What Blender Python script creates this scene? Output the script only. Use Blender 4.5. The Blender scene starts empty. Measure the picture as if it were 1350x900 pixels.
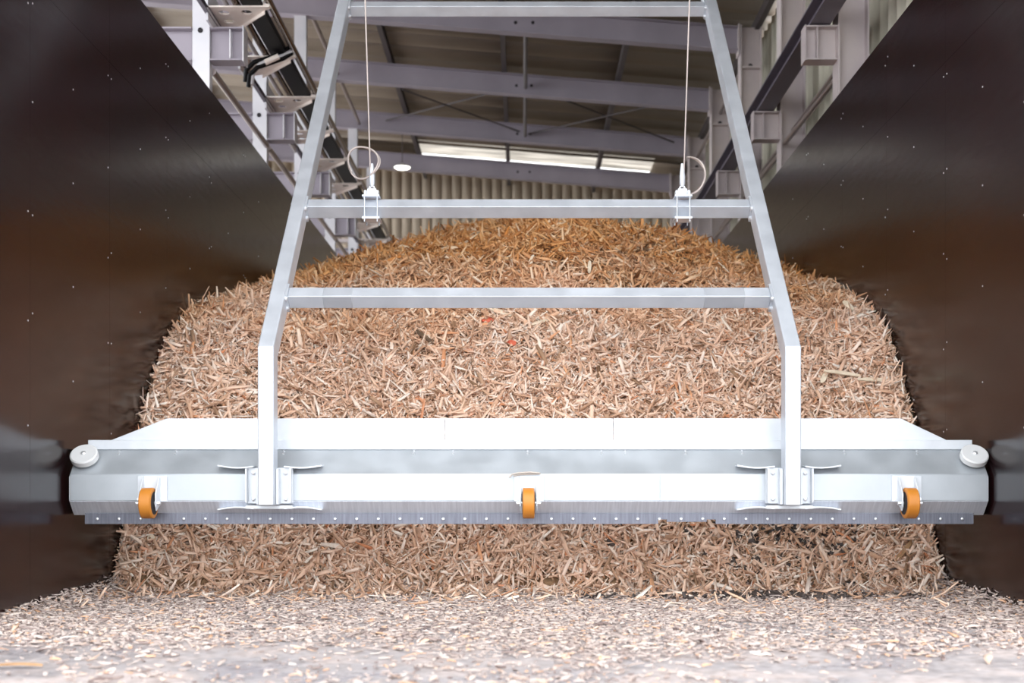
import bpy, math, random
import numpy as np
from mathutils import Vector, Matrix

random.seed(7)
rng = np.random.default_rng(11)
sc = bpy.context.scene
C = sc.collection

# ------------------------------------------------------------------ camera, sky, exposure
EYE = 0.615                      # camera height above the floor
F = 1642.0                       # focal length in pixels of a 1350 wide frame
cam_d = bpy.data.cameras.new('camera'); cam = bpy.data.objects.new('camera', cam_d); C.objects.link(cam)
cam.location = (0, 0, EYE); cam.rotation_euler = (math.pi/2, 0, 0)
cam_d.sensor_width = 36; cam_d.lens = F/1350*36
cam_d.shift_x = (675-689)/1350; cam_d.shift_y = (653-450)/1350
cam_d.clip_end = 200
cam_d.dof.use_dof = True; cam_d.dof.focus_distance = 7.6; cam_d.dof.aperture_fstop = 1.9
sc.camera = cam

w = bpy.data.worlds.new('overcast'); sc.world = w; w.use_nodes = True
bg = w.node_tree.nodes['Background']; bg.inputs[0].default_value = (0.93, 0.965, 1.0, 1); bg.inputs[1].default_value = 2.0
sc.view_settings.view_transform = 'Standard'; sc.view_settings.look = 'None'
sc.view_settings.gamma = 1; sc.view_settings.use_curve_mapping = False
sc.view_settings.exposure = 1.08
sc.cycles.max_bounces = 8; sc.cycles.diffuse_bounces = 4; sc.cycles.glossy_bounces = 4

# ------------------------------------------------------------------ materials
def ramp(nt, stops, interp='LINEAR'):
    r = nt.nodes.new('ShaderNodeValToRGB'); r.color_ramp.interpolation = interp
    e = r.color_ramp.elements
    while len(e) < len(stops): e.new(0.5)
    for k, (p, c) in enumerate(stops):
        e[k].position = p; e[k].color = (*c, 1)
    return r
def base_mat(name, col, rough=0.5, metal=0.0, spec=0.5):
    m = bpy.data.materials.new(name); m.use_nodes = True
    b = m.node_tree.nodes['Principled BSDF']
    b.inputs['Base Color'].default_value = (*col, 1); b.inputs['Roughness'].default_value = rough
    b.inputs['Metallic'].default_value = metal; b.inputs['Specular IOR Level'].default_value = spec
    return m, m.node_tree, b
def noise_mat(name, c1, c2, scale=(1,1,1), nscale=5, rough=(0.4, 0.6), metal=0.0, bump=0.0, bdist=0.01, spec=0.5, detail=4, lo=0.35, hi=0.65):
    m, nt, b = base_mat(name, c1, rough[0], metal, spec)
    tc = nt.nodes.new('ShaderNodeTexCoord'); mp = nt.nodes.new('ShaderNodeMapping'); mp.inputs['Scale'].default_value = scale
    n = nt.nodes.new('ShaderNodeTexNoise'); n.inputs['Scale'].default_value = nscale; n.inputs['Detail'].default_value = detail
    r = ramp(nt, [(lo, c1), (hi, c2)])
    mr = nt.nodes.new('ShaderNodeMapRange'); mr.inputs['From Min'].default_value = lo; mr.inputs['From Max'].default_value = hi
    mr.inputs['To Min'].default_value = rough[0]; mr.inputs['To Max'].default_value = rough[1]
    L = nt.links.new
    L(tc.outputs['Object'], mp.inputs[0]); L(mp.outputs[0], n.inputs['Vector']); L(n.outputs[0], r.inputs[0]); L(r.outputs[0], b.inputs['Base Color'])
    L(n.outputs[0], mr.inputs[0]); L(mr.outputs[0], b.inputs['Roughness'])
    if bump:
        bp = nt.nodes.new('ShaderNodeBump'); bp.inputs['Strength'].default_value = bump; bp.inputs['Distance'].default_value = bdist
        L(n.outputs[0], bp.inputs['Height']); L(bp.outputs[0], b.inputs['Normal'])
    return m
M = {}
M['galv'] = noise_mat('galvanised_steel', (0.60,0.63,0.67), (0.69,0.715,0.75), nscale=9, rough=(0.42,0.55), metal=0.35, spec=0.5, lo=0.3, hi=0.7)
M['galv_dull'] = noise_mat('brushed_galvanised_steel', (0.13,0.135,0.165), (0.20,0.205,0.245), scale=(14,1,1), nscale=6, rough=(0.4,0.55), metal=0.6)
M['galv_brush'] = noise_mat('lightly_brushed_steel', (0.60,0.62,0.68), (0.72,0.74,0.80), scale=(14,1,1), nscale=6, rough=(0.4,0.55), metal=0.55)
M['galv_body'] = noise_mat('galvanised_folded_sheet', (0.43,0.46,0.49), (0.48,0.51,0.54), nscale=6, rough=(0.36,0.48), metal=0.55)
M['galv_tube'] = noise_mat('galvanised_tube', (0.55,0.58,0.63), (0.62,0.65,0.70), nscale=7, rough=(0.38,0.5), metal=0.45)
M['sleeve'] = noise_mat('dull_zinc_sleeve', (0.46,0.48,0.52), (0.49,0.51,0.55), nscale=7, rough=(0.45,0.55), metal=0.45)
M['bolt'] = base_mat('zinc_bolt', (0.85,0.87,0.9), 0.3, 0.8)[0]
M['dark_hole'] = base_mat('dark_opening', (0.015,0.012,0.015), 0.8)[0]
M['purple'] = noise_mat('lilac_grey_steel_paint', (0.26,0.23,0.268), (0.325,0.288,0.33), nscale=1.7, rough=(0.45,0.6), lo=0.3, hi=0.7)
M['purple_dark'] = noise_mat('dark_lilac_steel_paint', (0.10,0.085,0.115), (0.14,0.12,0.15), nscale=2, rough=(0.4,0.55))
M['column'] = noise_mat('pale_lilac_steel_paint', (0.46,0.40,0.41), (0.58,0.51,0.49), nscale=1.5, rough=(0.45,0.6))
M['post'] = noise_mat('pale_blue_grey_steel', (0.52,0.52,0.56), (0.62,0.60,0.62), nscale=2, rough=(0.4,0.5), metal=0.2)
M['cream'] = noise_mat('cream_bracket_paint', (0.88,0.77,0.70), (0.93,0.85,0.79), nscale=6, rough=(0.4,0.5))
M['bronze'] = base_mat('glossy_brown_tube', (0.16,0.115,0.085), 0.22, 0.7)[0]
M['steel_pipe'] = base_mat('grey_brown_pipe', (0.30,0.25,0.24), 0.3, 0.6)[0]
M['black'] = base_mat('black_rubber', (0.003,0.0026,0.003), 0.45, 0, 0.15)[0]
M['strut'] = base_mat('dark_grey_strut', (0.13,0.115,0.12), 0.5)[0]
M['purlin'] = base_mat('dark_purlin', (0.075,0.06,0.06), 0.6)[0]
M['clad'] = noise_mat('beige_ribbed_cladding', (0.54,0.445,0.335), (0.60,0.50,0.39), nscale=0.8, rough=(0.5,0.6))
M['clad_right'] = noise_mat('pale_ribbed_cladding', (0.50,0.47,0.38), (0.56,0.52,0.43), nscale=0.8, rough=(0.5,0.6))
M['roof'] = noise_mat('roof_sheet', (0.25,0.20,0.15), (0.31,0.25,0.19), nscale=0.5, rough=(0.45,0.6))
M['plastic'] = base_mat('white_plastic', (0.60,0.60,0.60), 0.45)[0]
M['rope'] = base_mat('wire_rope', (0.50,0.43,0.40), 0.5, 0.4)[0]
M['string'] = base_mat('grey_string', (0.45,0.40,0.36), 0.8)[0]
M['wheel'] = noise_mat('orange_polyurethane', (0.48,0.17,0.018), (0.54,0.20,0.022), nscale=6, rough=(0.35,0.5))
m, nt, b = base_mat('lamp_glow', (1,1,1)); b.inputs['Emission Color'].default_value = (1,0.95,0.85,1); b.inputs['Emission Strength'].default_value = 3.0; M['lamp'] = m
m, nt, b = base_mat('translucent_daylight_sheet', (0.6,0.6,0.55), 0.6)
tc = nt.nodes.new('ShaderNodeTexCoord'); mp = nt.nodes.new('ShaderNodeMapping'); mp.inputs['Scale'].default_value = (0.5,7,1)
n = nt.nodes.new('ShaderNodeTexNoise'); n.inputs['Scale'].default_value = 2.0
mr = nt.nodes.new('ShaderNodeMapRange'); mr.inputs['From Min'].default_value = .35; mr.inputs['From Max'].default_value = .65; mr.inputs['To Min'].default_value = .1; mr.inputs['To Max'].default_value = .5
b.inputs['Emission Color'].default_value = (1,0.93,0.82,1)
nt.links.new(tc.outputs['Object'], mp.inputs[0]); nt.links.new(mp.outputs[0], n.inputs['Vector']); nt.links.new(n.outputs[0], mr.inputs[0]); nt.links.new(mr.outputs[0], b.inputs['Emission Strength'])
M['skylight'] = m

# film faced plywood: dark brown, glossy, slightly wavy
m, nt, b = base_mat('film_faced_plywood', (0.016,0.008,0.007), 0.16, 0.0, 0.38)
L = nt.links.new
tc = nt.nodes.new('ShaderNodeTexCoord')
mp = nt.nodes.new('ShaderNodeMapping'); mp.inputs['Scale'].default_value = (1, 1.5, 0.35)
n = nt.nodes.new('ShaderNodeTexNoise'); n.inputs['Scale'].default_value = 1.6; n.inputs['Detail'].default_value = 3
r = ramp(nt, [(0.3, (0.0065,0.0009,0.0016)), (0.7, (0.0125,0.0024,0.0026))])
mp2 = nt.nodes.new('ShaderNodeMapping'); mp2.inputs['Scale'].default_value = (1, 3.0, 14)
n2 = nt.nodes.new('ShaderNodeTexNoise'); n2.inputs['Scale'].default_value = 1.5; n2.inputs['Detail'].default_value = 4
mr = nt.nodes.new('ShaderNodeMapRange'); mr.inputs['To Min'].default_value = 0.14; mr.inputs['To Max'].default_value = 0.25
bp = nt.nodes.new('ShaderNodeBump'); bp.inputs['Strength'].default_value = 0.04; bp.inputs['Distance'].default_value = 0.02
L(tc.outputs['Object'], mp.inputs[0]); L(mp.outputs[0], n.inputs['Vector']); L(n.outputs[0], r.inputs[0]); L(r.outputs[0], b.inputs['Base Color'])
L(tc.outputs['Object'], mp2.inputs[0]); L(mp2.outputs[0], n2.inputs['Vector']); L(n2.outputs[0], mr.inputs[0]); L(mr.outputs[0], b.inputs['Roughness'])
L(n2.outputs[0], bp.inputs['Height']); L(bp.outputs[0], b.inputs['Normal'])
M['ply'] = m

# wood chips: one tone per chip, tones shift to more orange high on the heap
def chip_mat(name, pale, high_tones, z0, z1):
    m, nt, b = base_mat(name, (0.5,0.4,0.3), 0.75, 0, 0.25)
    L = nt.links.new
    g = nt.nodes.new('ShaderNodeNewGeometry')
    r1 = ramp(nt, pale); r2 = ramp(nt, high_tones)
    L(g.outputs['Random Per Island'], r1.inputs[0]); L(g.outputs['Random Per Island'], r2.inputs[0])
    sp = nt.nodes.new('ShaderNodeSeparateXYZ'); L(g.outputs['Position'], sp.inputs[0])
    nz = nt.nodes.new('ShaderNodeTexNoise'); nz.inputs['Scale'].default_value = 1.3; L(g.outputs['Position'], nz.inputs['Vector'])
    ad = nt.nodes.new('ShaderNodeMath'); ad.operation = 'MULTIPLY_ADD'; ad.inputs[1].default_value = 1.6; L(nz.outputs[0], ad.inputs[0]); L(sp.outputs[2], ad.inputs[2])
    mr = nt.nodes.new('ShaderNodeMapRange'); mr.inputs['From Min'].default_value = z0+0.8; mr.inputs['From Max'].default_value = z1+0.8
    L(ad.outputs[0], mr.inputs[0])
    mx = nt.nodes.new('ShaderNodeMix'); mx.data_type = 'RGBA'
    L(mr.outputs[0], mx.inputs[0]); L(r1.outputs[0], mx.inputs[6]); L(r2.outputs[0], mx.inputs[7]); L(mx.outputs[2], b.inputs['Base Color'])
    return m
PALE = [(0.0,(0.20,0.11,0.06)),(0.04,(0.44,0.27,0.17)),(0.18,(0.67,0.41,0.275)),(0.4,(0.81,0.54,0.39)),(0.65,(0.89,0.645,0.495)),(0.87,(0.94,0.78,0.67)),(0.965,(0.92,0.82,0.72)),(0.975,(0.72,0.30,0.15)),(1.0,(0.76,0.40,0.22))]
HIGH_TONES = [(0.0,(0.18,0.07,0.02)),(0.06,(0.44,0.17,0.055)),(0.25,(0.62,0.27,0.09)),(0.5,(0.74,0.36,0.135)),(0.75,(0.84,0.47,0.21)),(0.92,(0.88,0.61,0.37)),(0.975,(0.90,0.74,0.56)),(0.985,(0.72,0.27,0.06)),(1.0,(0.74,0.30,0.08))]
M['chips'] = chip_mat('shredded_wood', PALE, HIGH_TONES, 1.75, 2.75)
FLO = [(0.0,(0.16,0.11,0.10)),(0.08,(0.30,0.23,0.21)),(0.3,(0.42,0.34,0.305)),(0.6,(0.54,0.445,0.405)),(0.8,(0.64,0.54,0.49)),(0.87,(0.66,0.45,0.33)),(0.93,(0.80,0.72,0.66)),(0.96,(0.68,0.40,0.25)),(1.0,(0.70,0.42,0.27))]
M['floor_chips'] = chip_mat('weathered_wood', FLO, FLO, 5, 6)
M['bark'] = noise_mat('wet_dark_crumbs', (0.035,0.028,0.028), (0.10,0.075,0.065), nscale=3, rough=(0.5,0.7))
M['soil'] = noise_mat('wood_fines', (0.16,0.09,0.05), (0.34,0.21,0.12), nscale=14, rough=(0.8,0.9), bump=1.0, bdist=0.05, spec=0.1)

# concrete with a wet sheen and ground-in wood pulp
m, nt, b = base_mat('wet_concrete', (0.3,0.3,0.32), 0.3)
L = nt.links.new
tc = nt.nodes.new('ShaderNodeTexCoord')
n = nt.nodes.new('ShaderNodeTexNoise'); n.inputs['Scale'].default_value = 2.2; n.inputs['Detail'].default_value = 6; n.inputs['Roughness'].default_value = 0.65
mp = nt.nodes.new('ShaderNodeMapping'); mp.inputs['Scale'].default_value = (1,1,1)
n3 = nt.nodes.new('ShaderNodeTexNoise'); n3.inputs['Scale'].default_value = 26; n3.inputs['Detail'].default_value = 5
r = ramp(nt, [(0.35,(0.30,0.285,0.31)), (0.50,(0.38,0.345,0.345)), (0.62,(0.47,0.40,0.38))])
r3 = ramp(nt, [(0.35,(0.55,0.52,0.5)), (0.6,(1,1,1))])
mx = nt.nodes.new('ShaderNodeMix'); mx.data_type = 'RGBA'; mx.blend_type = 'MULTIPLY'; mx.inputs[0].default_value = 0.7
mr = nt.nodes.new('ShaderNodeMapRange'); mr.inputs['From Min'].default_value = .4; mr.inputs['From Max'].default_value = .62; mr.inputs['To Min'].default_value = 0.22; mr.inputs['To Max'].default_value = 0.65
bp = nt.nodes.new('ShaderNodeBump'); bp.inputs['Strength'].default_value = 0.25; bp.inputs['Distance'].default_value = 0.006
L(tc.outputs['Object'], n.inputs['Vector']); L(tc.outputs['Object'], n3.inputs['Vector']); L(n.outputs[0], r.inputs[0]); L(n3.outputs[0], r3.inputs[0])
L(r.outputs[0], mx.inputs[6]); L(r3.outputs[0], mx.inputs[7]); L(mx.outputs[2], b.inputs['Base Color'])
L(n.outputs[0], mr.inputs[0]); L(mr.outputs[0], b.inputs['Roughness']); L(n3.outputs[0], bp.inputs['Height']); L(bp.outputs[0], b.inputs['Normal'])
M['concrete'] = m

# ------------------------------------------------------------------ mesh helpers
class MB:
    def __init__(s): s.v = []; s.f = []; s.sm = []
    def add(s, vs, fs, smooth=False):
        o = len(s.v); s.v += [tuple(v) for v in vs]
        for f in fs: s.f.append(tuple(i+o for i in f)); s.sm.append(smooth)
        return s
    def box(s, x0, x1, y0, y1, z0, z1):
        return s.add([(x0,y0,z0),(x1,y0,z0),(x1,y1,z0),(x0,y1,z0),(x0,y0,z1),(x1,y0,z1),(x1,y1,z1),(x0,y1,z1)],
                     [(0,3,2,1),(4,5,6,7),(0,1,5,4),(1,2,6,5),(2,3,7,6),(3,0,4,7)])
    def extr(s, prof, o, u, v, w, L):      # profile (a,b) in axes u,v, extruded L along w
        o, u, v, w = map(Vector, (o,u,v,w)); n = len(prof)
        A = [o+u*a+v*b for a,b in prof]; B = [p+w*L for p in A]
        return s.add(A+B, [tuple(range(n))[::-1], tuple(range(n,2*n))]+[(i,(i+1)%n,n+(i+1)%n,n+i) for i in range(n)])
    def tube(s, pts, r, n=12, closed=False):
        pts = [Vector(p) for p in pts]; k = len(pts); vs = []; up = None
        for i, p in enumerate(pts):
            a = pts[(i-1) % k] if (i > 0 or closed) else p; c = pts[(i+1) % k] if (i < k-1 or closed) else p
            t = (c-a).normalized()
            if up is None: up = Vector((0,0,1)) if abs(t.z) < .9 else Vector((1,0,0))
            sx = t.cross(up).normalized(); up = sx.cross(t).normalized()
            for j in range(n):
                q = 2*math.pi*j/n; vs.append(p+sx*(r*math.cos(q))+up*(r*math.sin(q)))
        fs = [(i*n+j, i*n+(j+1)%n, ((i+1)%k)*n+(j+1)%n, ((i+1)%k)*n+j) for i in range(k if closed else k-1) for j in range(n)]
        s.add(vs, fs, True)
        if not closed:
            o = len(s.v)-k*n
            s.f.append(tuple(o+j for j in range(n))[::-1]); s.f.append(tuple(o+(k-1)*n+j for j in range(n))); s.sm += [False, False]
        return s
    def lathe(s, prof, c, ax, n=32):       # profile (radius, along) about axis ax at c
        c = Vector(c); ax = Vector(ax).normalized(); e = ax.cross(Vector((0,0,1)) if abs(ax.z) < .9 else Vector((1,0,0))).normalized(); g = ax.cross(e)
        vs = [c+ax*h+(e*math.cos(2*math.pi*j/n)+g*math.sin(2*math.pi*j/n))*r for r,h in prof for j in range(n)]
        fs = [(i*n+j, i*n+(j+1)%n, (i+1)*n+(j+1)%n, (i+1)*n+j) for i in range(len(prof)-1) for j in range(n)]
        s.add(vs, fs, True)
        o = len(s.v)-len(prof)*n
        s.f.append(tuple(o+j for j in range(n))[::-1]); s.f.append(tuple(o+(len(prof)-1)*n+j for j in range(n))); s.sm += [False, False]
        return s
    def build(s, name, mat, parent=None, bevel=0, origin=None):
        me = bpy.data.meshes.new(name); vs = s.v
        pl = Vector((0,0,0))
        if parent is not None:
            p = parent
            while p is not None: pl += p.location; p = p.parent
        if origin is not None: o3 = Vector(origin)
        elif parent is None: o3 = Vector(vs[0])
        else: o3 = pl
        me.from_pydata([tuple(Vector(v)-o3) for v in vs], [], s.f); me.polygons.foreach_set('use_smooth', s.sm)
        import bmesh
        bm = bmesh.new(); bm.from_mesh(me); bmesh.ops.recalc_face_normals(bm, faces=bm.faces); bm.to_mesh(me); bm.free()
        try: me.set_sharp_from_angle(angle=math.radians(40))
        except Exception: pass
        me.materials.append(M[mat]); o = bpy.data.objects.new(name, me); C.objects.link(o)
        if parent is not None: o.parent = parent
        o.location = o3-pl
        if bevel:
            b = o.modifiers.new('bevel', 'BEVEL'); b.width = bevel; b.segments = 3; b.limit_method = 'ANGLE'
        return o
def tag(o, label, cat, group=None, kind=None):
    o['label'] = label; o['category'] = cat
    if group: o['group'] = group
    if kind: o['kind'] = kind
    return o
def empty(name, loc, label, cat, group=None):
    o = bpy.data.objects.new(name, None); C.objects.link(o); o.location = loc; o.empty_display_size = .1
    return tag(o, label, cat, group)
def struct(o): o['kind'] = 'structure'; return o
def copy_tree(o, parent=None):
    c = o.copy(); C.objects.link(c); c.parent = parent
    for ch in list(o.children): copy_tree(ch, c)
    return c
def ibeam(W, H, tf=.014, tw=.01):      # W flange width, H height
    return [(-W/2,0),(W/2,0),(W/2,tf),(tw/2,tf),(tw/2,H-tf),(W/2,H-tf),(W/2,H),(-W/2,H),(-W/2,H-tf),(-tw/2,H-tf),(-tw/2,tf),(-W/2,tf)]

# ------------------------------------------------------------------ shell
XL, XR = -2.57, 2.63             # bunker wall faces
WT = 3.335+EYE                   # wall top
BAY = 2.43; COLY = [10.95+BAY*i for i in range(-1, 6)]   # 8.52 ... 23.1
def roofz(x): return 5.93+0.08*(2.75-x)+EYE   # top of rafters

mb = MB().box(-14, 14, -25, 25.2, -.3, 0); struct(mb.build('floor', 'concrete'))

def bunker_wall(name, x, s, label):
    mb = MB(); g = .0008
    ys = [5.75]+[6.5+1.25*i for i in range(9)]+[17.2]; zs = [0, 1.25, 2.5, 2.5+.81, WT]
    zs = [0, 3.31, WT]
    for a, c in zip(ys, ys[1:]):
        for z0, z1 in zip(zs, zs[1:]):
            mb.box(min(x, x+s*.021), max(x, x+s*.021), a+g, c-g, z0+g*(z0>0), z1-g*(z1<WT))
    mb.box(min(x+s*.021, x+s*.05), max(x+s*.021, x+s*.05), 5.75, 17.2, 0, WT-.001)
    o = struct(mb.build(name, 'ply', origin=(x, 5.75, 0)))
    sm = MB().lathe([(.0052,0),(.0052,.0015),(.003,.003)], (0,0,0), (-s,0,0), 10).build('screw', 'bolt', origin=(0,0,0))
    first = True
    for yj in [6.5+1.25*k for k in range(5)]:
        for dy in (-.03, .03, .62):
            for zk in range(6):
                if random.random() < .12: continue
                z = 1.0+zk*.55+random.uniform(-.03,.03)+(.28 if dy > .5 else 0)
                if z > WT-.05: continue
                q = sm if first else sm.copy()
                if not first: C.objects.link(q)
                first = False
                q.parent = o; q.location = (0, yj+dy-5.75, z)
    return o
bunker_wall('wall_left', XL, -1, '')
bunker_wall('wall_right', XR, 1, '')

def ribbed(x0, x1, pitch=.2, d=.035, rib=.045):       # profile across, ribs towards +d
    p = []; x = x0
    while x < x1-1e-6:
        p += [(x,0),(x+pitch-rib-.03,0),(x+pitch-rib,d),(x+pitch-.03,d)]; x += pitch
    p.append((x1,0)); return p
def ribbed_sheet(name, mat, prof, fn):
    vs = []; fs = []
    for a, dd in prof: vs += [fn(a, dd, 0), fn(a, dd, 1)]
    for i in range(len(prof)-1): fs.append((2*i, 2*i+2, 2*i+3, 2*i+1))
    o = struct(MB().add(vs, fs).build(name, mat)); sol = o.modifiers.new('t', 'SOLIDIFY'); sol.thickness = .004; return o
ribbed_sheet('wall_back', 'clad', [q for i in range(61) for q in ((-9+.2*i,0),(-9+.2*i+.158,0),(-9+.2*i+.163,-.045),(-9+.2*i+.195,-.045))]+[(3.2,0)], lambda a, d, t: (a, 24.85-d, 0 if t == 0 else roofz(a)+.13))
ribbed_sheet('wall_side_right', 'clad_right', ribbed(6.2, 24.85, .25, .03), lambda a, d, t: (3.16-d, a, 0 if t == 0 else roofz(3.2)+.13))

def roof_piece(name, x0, x1, y0, y1):
    ribbed_sheet(name, 'roof', ribbed(y0, y1, .5, .03, .05), lambda a, d, t: ((x0, a, roofz(x0)+.16-d) if t == 0 else (x1, a, roofz(x1)+.16-d)))
RY0 = 4.2
roof_piece('ceiling', -9.2, 3.3, RY0, 15.95)
roof_piece('ceiling', -9.2, -4.95, 15.95, 16.8); roof_piece('ceiling', -4.35, 3.3, 15.95, 16.8)
roof_piece('ceiling', -9.2, 3.3, 16.8, 22.6)
roof_piece('ceiling', -9.2, 3.3, 23.6, 25.1)
def sky(name, x0, x1, y0, y1):
    struct(MB().add([(x0,y0,roofz(x0)+.15),(x1,y0,roofz(x1)+.15),(x1,y1,roofz(x1)+.15),(x0,y1,roofz(x0)+.15)], [(0,1,2,3)]).build(name, 'skylight'))
sky('window_1', -1.9, 2.4, 22.6, 23.5)
roof_piece('ceiling', -9.2, -1.9, 22.6, 23.6); roof_piece('ceiling', 2.4, 3.3, 22.6, 23.6)
sky('window_2', -4.97, -4.33, 15.9, 16.85)
# horizontal rail on the back wall
struct(MB().box(-9, 3.1, 24.70, 24.8, 5.64, 5.71).build('trim_1', 'column'))

# ------------------------------------------------------------------ roof steel
ORD = ['first','second','third','fourth','fifth','sixth','seventh']
raf_lab = {3:'lilac grey steel rafter just behind the topmost crossbar', 4:'lilac grey steel rafter, second down in the photo, above the crossed rods',
           5:'lilac grey steel rafter, third down in the photo, crossed rods meet its middle', 6:'lilac grey steel rafter, lowest and farthest, below the bright roof strip'}
for i, y in enumerate(COLY):
    x0, x1 = (-9.0, 2.74)
    root = empty('steel_rafter', (x1, y, roofz(x1)), raf_lab.get(i, 'lilac grey steel rafter above the %s pair of columns from the camera, over the frame' % ORD[i]), 'roof beam', 'steel rafters under the roof')
    u = Vector((x0-x1, 0, roofz(x0)-roofz(x1))); Ln = u.length; u.normalize()
    mb = MB(); mb.extr(ibeam(.15,.30), (x1,y,roofz(x1)-.30), (0,1,0), (0,0,1), u, Ln); mb.build('beam', 'purple', root)
    MB().box(2.725,2.74,y-.09,y+.09,roofz(2.74)-.36,roofz(2.74)+.03).build('end_plate', 'column', root)
    for cx in (0.02,):
        for dx in (-.11, .11):
            MB().lathe([(.022,0),(.022,.004)], (cx+dx, y-.006, roofz(cx)-.15), (0,-1,0), 12).build('bolt_hole', 'dark_hole', root)
PX = [-7.0,-5.3,-3.6,-1.93,-.27,1.40,2.98]
for i, x in enumerate(PX):
    L_ = ['far left purlin high outside the frame','purlin left of the left posts, high under the roof','dark purlin along the roof above the left posts','dark roof purlin on the left, above the pendant lamp','dark roof purlin in the middle of the roof','dark roof purlin on the right, over the right hoist cable','dark roof purlin along the right side cladding'][i]
    z = roofz(x)
    o = MB().extr([(-.035,0),(.035,0),(.035,.012),(-.023,.012),(-.023,.118),(.035,.118),(.035,.13),(-.035,.13)], (x,RY0,z), (1,0,0), (0,0,1), (0,1,0), 24.8-RY0).build('roof_purlin', 'purlin')
    tag(o, L_, 'purlin', 'roof purlins')
# struts between rafters
def strut(x, z, nm, grp, idx, lab):
    for i in idx:
        o = MB().tube([(x, COLY[i]+.08, z+EYE), (x, COLY[i+1]-.08, z+EYE)], .028).build('roof_strut', nm)
        tag(o, lab % ['','','','between the topmost and second rafters','between the second and third rafters','between the third and lowest rafters'][i], 'strut', grp)
strut(0.04, 5.95, 'strut', 'struts between rafters', (3,4), 'grey round strut at mid span %s')
strut(-2.7, 6.15, 'steel_pipe', 'struts between rafters', (3,4), 'grey round strut over the left posts %s')
strut(2.88, 5.58, 'steel_pipe', 'struts between rafters', (3,4,5), 'grey round strut by the right columns %s')
for a, b_, lab in [((-1.76,18.3,5.96),(-.055,20.6,6.02),'thin dark bracing rod falling to the third rafter, left half'),
               ((-.05,18.3,6.02),(-2.26,20.6,6.2),'thin dark bracing rod crossing behind, left half of the roof'),
               ((.05,18.3,6.03),(2.5,20.6,5.84),'thin dark bracing rod falling to the right columns'),
               ((2.5,18.3,5.86),(.1,20.6,5.98),'thin dark bracing rod crossing behind, right half of the roof')]:
    o = MB().tube([(a[0],a[1],a[2]+EYE),(b_[0],b_[1],b_[2]+EYE)], .013, 8).build('bracing_rod', 'purlin'); tag(o, lab, 'rod', 'crossed roof bracing rods')

# ------------------------------------------------------------------ right hand columns
for i, y in enumerate(COLY):
    if i == 0: continue
    top = roofz(2.9)+.02 if i >= 1 else 5
    desc = ['','nearest, cut by the frame top','second from the camera','third, rafter end on its top','fourth, behind the right arm','fifth, behind the right hoist cable','farthest of all'][i]
    root = empty('steel_column', (2.885, y, 0), 'pale steel column right of the bunker, %s' % desc, 'column', 'steel columns behind the right bunker wall')
    MB().extr([(a, b2) for a, b2 in [(-.135,-.1),(-.121,-.1),(-.121,-.005),(.121,-.005),(.121,-.1),(.135,-.1),(.135,.1),(.121,.1),(.121,.005),(-.121,.005),(-.121,.1),(-.135,.1)]],
              (2.885,y,0), (1,0,0), (0,1,0), (0,0,1), top).build('shaft', 'column', root)
    MB().box(2.75,3.02,y-.1,y-.005,roofz(2.9)-.52,roofz(2.9)-.50).build('stiffener', 'column', root)
    for dz in (3.55, 5.45):
        MB().lathe([(.03,0),(.03,.003)], (2.89,y-.0055,dz+EYE), (0,-1,0), 14).build('bolt_hole', 'dark_hole', root)
    st = MB(); st.extr(ibeam(.16,.30), (2.47,y,3.805+EYE), (0,1,0), (0,0,1), (1,0,0), .28)
    o = st.build('cantilever_stub', 'column', root)
    MB().box(2.465,2.475,y-.08,y+.08,3.80+EYE,4.11+EYE).box(2.57,2.58,y-.078,y-.005,3.82+EYE,4.09+EYE).build('stiffener', 'column', o)
o = MB().extr([(-.09,0),(.09,0),(.09,.016),(.008,.016),(.008,.164),(.09,.164),(.09,.18),(-.09,.18),(-.09,.164),(-.008,.164),(-.008,.016),(-.09,.016)], (2.60,8.0,4.115+EYE), (1,0,0), (0,0,1), (0,1,0), 16.5).build('runway_beam', 'purple_dark')
tag(o, 'dark lilac longitudinal beam resting on the right column stubs', 'beam')
for i, y in enumerate(COLY[1:-1]):
    r_ = empty('side_rail', (2.86, y, 3.80+EYE), 'pair of grey pipes just above the right bunker wall, %s bay from the camera' % ORD[i], 'rail', 'pipes above the right bunker wall')
    MB().tube([(2.80,y+.005,3.71+EYE),(2.80,y+BAY-.1,3.76+EYE)], .027).build('pipe', 'steel_pipe', r_)
    MB().tube([(2.88,y+.005,3.90+EYE),(2.88,y+BAY-.1,3.90+EYE)], .018).build('pipe', 'steel_pipe', r_)

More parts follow.
